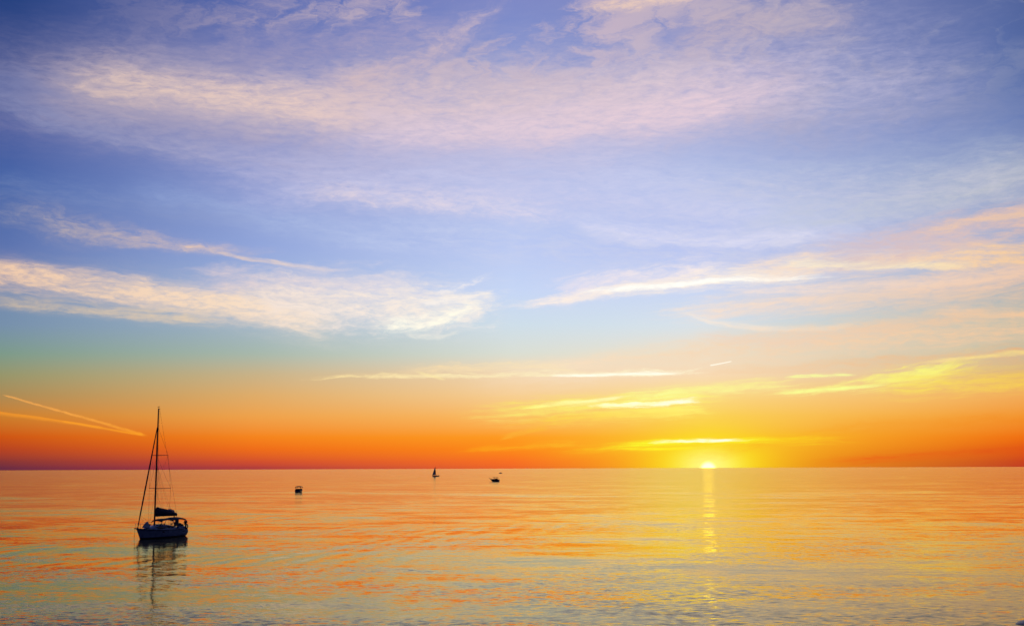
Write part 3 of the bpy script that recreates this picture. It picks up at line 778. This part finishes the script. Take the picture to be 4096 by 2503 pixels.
    for s_ in (1, -1):
        p = MB()
        p.tube([(-4.70, s_ * 1.34, .92), (-4.72, s_ * 1.34, 1.55), (-5.45, s_ * 1.22, 1.53), (-5.55, s_ * .6, 1.53), (-5.40, s_ * .6, .88)], .022, 6)
        p.tube([(-4.71, s_ * 1.34, 1.22), (-5.45, s_ * 1.22, 1.21), (-5.48, s_ * .6, 1.21)], .018, 6)
        p.tube([(-5.40, s_ * 1.22, .9), (-5.45, s_ * 1.22, 1.53)], .02, 6)
        p.build('stern_rail', M['steel'], T)
    for x in (1.4, -.3, -2.0, -3.6):
        for s_ in (1, -1):
            y = min(1.52, side_y(x, sheer(x)) - .08)
            MB().tube([(x, s_ * y, sheer(x)), (x, s_ * y, sheer(x) + .60)], .014, 6).build('stanchion', M['steel'], T)
    for s_ in (1, -1):
        for dz in (.58, .32):
            MB().tube([(2.58, s_ * .62, sheer(2.6) + dz - .02)] + [(x, s_ * min(1.52, side_y(x, sheer(x)) - .08), sheer(x) + dz) for x in (1.4, -.3, -2.0, -3.6)] + [(-4.72, s_ * 1.34, sheer(-4.7) + dz)], .006, 4).build('lifeline', M['wire'], T)
    # anchor roller, anchor, rode to the water
    MB().box((3.74, 0, 1.36), (.55, .12, .05)).box((3.97, .05, 1.35), (.12, .02, .14)).box((3.97, -.05, 1.35), (.12, .02, .14)).build('bow_roller', M['steel'], T)
    MB().tube([(3.98, 0, 1.34), (4.02, 0, .66), (4.10, 0, -.2), (4.2, 0, -1.2)], .018, 6).build('anchor_line', M['rope'], T)
    # motor brackets, name stripe, fender board left out; swim ladder at the stern
    return T
Y = build_yacht()
yr = Matrix.Translation(YACHT) @ Matrix.Rotation(HEAD, 4, 'Z')
def on_yacht(x, y, z): return yr @ Vector((x, y, z))

# a peaked pale bag standing on the foredeck
b_ = thing('sail_bag', 'pale peaked canvas bag standing on the foredeck of the moored yacht', 'bag', on_yacht(2.0, 0.25, 1.36), HEAD)
rs = []
for j, (k, z, cx) in enumerate(((1.0, 0.0, 0), (.96, .08, 0), (.80, .26, -.03), (.55, .48, -.08), (.28, .66, -.13), (.08, .76, -.15))):
    rs.append([Vector((cx + (.80 if math.cos(a) > 0 else .56) * k * math.copysign(abs(math.cos(a)) ** .9, math.cos(a)), .30 * (k ** .8) * math.sin(a), z + .015 * math.sin(3 * a + j))) for a in [2 * math.pi * i / 20 for i in range(20)]])
mm = MB().grid(rs, close_u=True); mm.raw(rs[-1], [tuple(range(20))]); mm.raw(rs[0], [tuple(range(19, -1, -1))])
mm.build('bag_body', M['palebag'], b_)
MB().tube([Vector((.79, .0, .05)), Vector((.42, .12, .40)), Vector((-.15, 0, .77)), Vector((-.42, .13, .38)), Vector((-.56, .0, .05))], .02, 6).build('seam', M['canvas'], b_)

# outboard motor clamped to the stern rail
om = thing('outboard_motor', 'black outboard motor clamped to the stern rail of the moored yacht', 'outboard motor', on_yacht(-4.90, 1.30, 1.50), HEAD)
MB().box((0, 0, .34), (.46, .30, .30), taper=.86).build('cowling', M['black'], om, bevel=.05)
MB().box((0, 0, .14), (.30, .22, .10)).box((-.02, 0, -.18), (.13, .09, .60)).build('motor_leg', M['spar'], om, bevel=.02)
MB().box((.02, -.06, .05), (.10, .26, .16)).build('clamp', M['steel'], om, bevel=.01)
MB().tube([(.10, 0, .20), (.62, .05, .24)], .025, 8).build('tiller', M['black'], om)
MB().ball((-.02, 0, -.50), (.16, .05, .05)).box((-.16, 0, -.50), (.02, .20, .06)).build('propeller', M['spar'], om)

# ring buoy hung outside the stern rail
lr = thing('life_ring', 'dark horseshoe life ring hung on the stern rail of the moored yacht', 'life ring', on_yacht(-5.70, .95, 1.20), HEAD)
MB().torus((0, 0, 0), (R(90), 0, R(62)), .255, .075).build('ring', M['ring'], lr)
for a in (.6, 2.2, 3.9, 5.5):
    rot = Euler((R(90), 0, R(62))).to_matrix()
    c = rot @ Vector((.255 * math.cos(a), .255 * math.sin(a), 0))
    MB().torus(tuple(c), (R(90), 0, R(62) + a * 0), .085, .012, 12, 5).build('strap', M['sailcloth'], lr)
MB().tube([(0.12, -.02, .25), (.15, -.05, .34)], .01, 5).build('lanyard', M['rope'], lr)

# ------------------------------------------------------------------ small boats
def small_yacht():
    T = thing('sailboat', 'small distant sailboat with a tall triangular sail whose tip rises above the horizon', 'sailboat', (-84.8, 1388, 0), R(168))
    # bow towards the left of the view
    sh = lambda x: .95 + .25 * max(0, x / 4.0) ** 1.5
    rows = hull_rows(4.1, 3.3, -3.9, -3.85, -3.5, 1.35, sh, transom=.7, nu=24, nt=8)
    build_hull(T, M['navyhull'], M['deck'], rows)
    pr = [(1.9, 0), (1.2, .30), (-.3, .48), (-1.6, .46), (-2.0, 0)]
    rs = [[Vector((x, y * .8, sh(x) + h * (1 - abs(y) ** 4))) for y in (-1, -.8, -.4, 0, .4, .8, 1)] for x, h in pr]
    MB().grid(rs).build('cabin', M['navyhull'], T)
    mast = MB().tube([(.7, 0, .9), (.62, 0, 6), (.5, 0, 11.0)], [.11, .11, .07], 8).build('mast', M['spar'], T)
    def sail(name, luff, clew, foot_dx, mat, draft):
        a, b = Vector(luff[0]), Vector(luff[1]); c = Vector(clew)
        rr = []
        for j in range(13):
            t = j / 12
            p0 = a.lerp(b, t); p1 = c.lerp(b, t ** 1.0)
            rr.append([p0.lerp(p1, i / 8) + Vector((0, draft * math.sin(math.pi * i / 8) * (1 - t), 0)) for i in range(9)])
        return MB().grid(rr).build(name, M[mat], T, solid=.02)
    sail('jib', [(3.8, 0, 1.4), (.75, 0, 10.2)], (.2, .35, 1.75), 0, 'palebag', .5)
    sail('mainsail', [(.52, 0, 2.2), (.42, 0, 10.8)], (-.45, -.25, 2.2), 0, 'canvas', -.1)
    MB().tube([(.6, 0, 2.25), (-4.1, -.2, 1.98)], [.10, .08], 8).build('boom', M['spar'], T)
    MB().tube([(3.95, 0, 1.3), (.55, 0, 10.6)], .03, 5).build('forestay', M['wire'], T)
    MB().tube([(-4.0, -.1, 1.9), (.46, 0, 11.0)], .02, 5).build('backstay', M['wire'], T)
    MB().box((-3.7, .2, 1.25), (.3, .9, .55)).build('stern_rail', M['spar'], T, bevel=.05)
    o = MB().box((-4.35, .25, 1.0), (.35, .28, .4)).box((-4.4, .25, .5), (.14, .1, .9)).build('outboard', M['black'], T, bevel=.05)
    MB().tube([(-4.1, .5, 1.15), (-5.4, .5, .85)], .05, 6).build('flagstaff', M['spar'], T)
    return T
small_yacht()

def bimini_boat():
    T = thing('motorboat', 'small open motorboat under a square bimini top, seen stern on', 'motorboat', (-80.6, 477, 0), R(84))
    sh = lambda x: .72 + .22 * max(0, x / 3.0) ** 1.5
    rows = hull_rows(2.9, 2.3, -2.6, -2.62, -2.5, 1.10, sh, transom=.93, nu=24, nt=8, bmax=.6, wl_ratio=.9)
    hull, deck, top = build_hull(T, M['navyhull'], M['deck'], rows)
    m = MB()
    for s_ in (1, -1): m.tube([Vector((p.x, (p.y + .02) * s_, p.z - .03)) for p in top], .05, 6)
    m.build('rub_rail', M['boot'], hull)
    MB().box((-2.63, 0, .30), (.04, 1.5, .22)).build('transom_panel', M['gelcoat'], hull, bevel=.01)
    for c, d in (((-2.2, 0, .86), (.55, 1.95, .34)), ((-.4, .5, .95), (.5, .5, .5)), ((-.4, -.5, .95), (.5, .5, .5))): MB().box(c, d).build('seat', M['vinyl'], T, bevel=.08)
    rs = [[Vector((.9 - .35 * k + (0 if abs(y) < .8 else -.35), y, .86 + .42 * k)) for y in (-1.0, -.85, -.4, 0, .4, .85, 1.0)] for k in (0, .5, 1)]
    MB().grid(rs).build('windscreen', M['glass'], T, solid=.02)
    rs = [[Vector((x, 1.02 * math.sin(a), z - (1 - math.cos(a)) * .20)) for a in [(-1.3 + 2.6 * k / 12) for k in range(13)]] for x, z in ((.75, 2.02), (.3, 2.14), (-.7, 2.18), (-1.5, 2.14), (-1.95, 2.02))]
    bim = MB().grid(rs).build('bimini', M['canvas'], T, solid=.24)
    for s_ in (1, -1):
        MB().tube([(-1.95, s_ * .98, 1.86), (-1.95, s_ * 1.02, 1.5), (-.8, s_ * 1.12, .80)], .09, 6).build('frame', M['black'], bim)
        MB().tube([(.7, s_ * .98, 1.86), (-.6, s_ * 1.1, .80)], .08, 6).build('frame', M['black'], bim)
    MB().ball((-1.0, .78, 1.12), (.22, .16, .30)).build('cushion', M['vinyl'], T)
    MB().ball((-1.3, -.80, 1.10), (.28, .24, .26)).build('cushion', M['vinyl'], T)
    om = MB().box((-2.85, 0, .78), (.40, .34, .42), taper=.8).build('outboard', M['black'], T, bevel=.06)
    MB().box((-2.85, 0, .20), (.16, .10, .9)).build('motor_leg', M['black'], om)
    MB().tube([(-2.2, -1.0, .95), (-2.35, -1.42, .84)], .05, 6).build('rod', M['rope'], T)
    return T
bimini_boat()

def cruiser():
    T = thing('motorboat', 'dark cabin cruiser with a canvas top and raked bow, facing left', 'motorboat', (-11.9, 838, 0), R(205))
    sh = lambda x: 1.22 + .55 * max(0, (x + .5) / 3.7) ** 1.5
    rows = hull_rows(3.5, 1.75, -3.0, -3.0, -2.85, 1.30, sh, transom=.92, nu=26, nt=9, bmax=.6, vee=.5, wl_ratio=.88)
    hull, deck, top = build_hull(T, M['navyhull'], M['navyhull'], rows)
    m = MB()
    for s_ in (1, -1): m.tube([Vector((p.x, (p.y + .02) * s_, p.z - .06)) for p in top], .05, 6)
    m.build('rub_rail', M['boot'], hull)
    rs = [[Vector((x, y * w, sh(x) + h * (1 - abs(y) ** 4))) for y in (-1, -.85, -.5, 0, .5, .85, 1)] for x, w, h in ((2.2, .5, 0), (1.6, .75, .22), (.9, .95, .30), (.5, 1.0, .30))]
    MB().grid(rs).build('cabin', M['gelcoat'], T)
    rs = [[Vector((.85 - .6 * k - .35 * abs(y) ** 3, y * 1.05, sh(.5) + .22 + .62 * k)) for y in (-1, -.8, -.4, 0, .4, .8, 1)] for k in (0, .5, 1)]
    MB().grid(rs).build('windscreen', M['glass'], T, solid=.03)
    rs = [[Vector((x, 1.1 * math.sin(a), z - (1 - math.cos(a)) * .16)) for a in [(-1.25 + 2.5 * k / 10) for k in range(11)]] for x, z in ((1.15, 2.80), (.8, 2.92), (-.2, 2.98), (-1.2, 2.94), (-2.0, 2.74), (-2.4, 2.54))]
    bim = MB().grid(rs).build('canvas_top', M['canvas'], T, solid=.08)
    for s_ in (1, -1):
        MB().tube([(.4, s_ * 1.05, 2.86), (.2, s_ * 1.15, 2.1)], .05, 6).build('frame', M['black'], bim)
        MB().tube([(-2.3, s_ * 1.02, 2.45), (-2.2, s_ * 1.1, 1.3)], .045, 6).build('frame', M['black'], bim)
    MB().box((-1.3, 0, 1.62), (1.4, 1.9, .8), taper=.85).build('seat', M['vinyl'], T, bevel=.15)
    MB().tube([(2.2, .75, 1.75), (3.4, .3, 2.12), (3.95, 0, 2.35), (3.4, -.3, 2.12), (2.2, -.75, 1.75)], .05, 6).tube([(3.62, 0, 1.82), (3.92, 0, 2.62)], .08, 6).build('bow_rail', M['spar'], T)
    MB().box((-3.35, 0, .42), (.7, 2.0, .12)).build('swim_platform', M['deck'], T, bevel=.03)
    MB().box((-3.25, 0, 1.0), (.40, .44, 1.1), taper=.8).build('outboard', M['black'], T, bevel=.08)
    MB().tube([(2.0, 0, .35), (3.2, -.4, .10), (4.1, -.8, -.25)], .05, 6).build('anchor_line', M['rope'], T)
    return T
cruiser()

def runabout():
    T = thing('motorboat', 'low speedboat farthest away, just under the horizon', 'motorboat', (-21.0, 2215, 0), R(8))
    sh = lambda x: .95 + .12 * max(0, x / 3.0)
    rows = hull_rows(2.9, 2.3, -2.6, -2.6, -2.5, 1.05, sh, transom=.9, nu=20, nt=6, wl_ratio=.88)
    build_hull(T, M['navyhull'], M['deck'], rows)
    rs = [[Vector((x, y * 1.0, sh(x) + h * (1 - abs(y) ** 3))) for y in (-1, -.7, 0, .7, 1)] for x, h in ((1.5, 0), (.7, .62), (-.2, 1.05), (-.7, .80), (-1.2, .1))]
    MB().grid(rs).build('windscreen', M['glass'], T)
    MB().box((-2.7, 0, .9), (.35, .4, .7)).build('outboard', M['black'], T, bevel=.05)
    return T
runabout()

# ------------------------------------------------------------------ rock awash at the lower right
def rock():
    m = MB().ball((0, 0, 0), (1, 1, 1), 40, 24)
    o = m.build('rock', material('wet_dark_rock', (0.035, 0.035, 0.05), 0.35, grain=0.45, grain_scale=3), None)
    o.location = (30.5, 71.0, -0.12); o.scale = (3.0, 1.7, .40); o.rotation_euler = (0, 0, .3)
    tx = bpy.data.textures.new('rock_relief', 'CLOUDS'); tx.noise_scale = .7; tx.noise_depth = 4
    md = o.modifiers.new('relief', 'DISPLACE'); md.texture = tx; md.strength = .22; md.mid_level = .5
    tag(o, 'wet dark rock just breaking the surface at the lower right corner', 'rock')
rock()
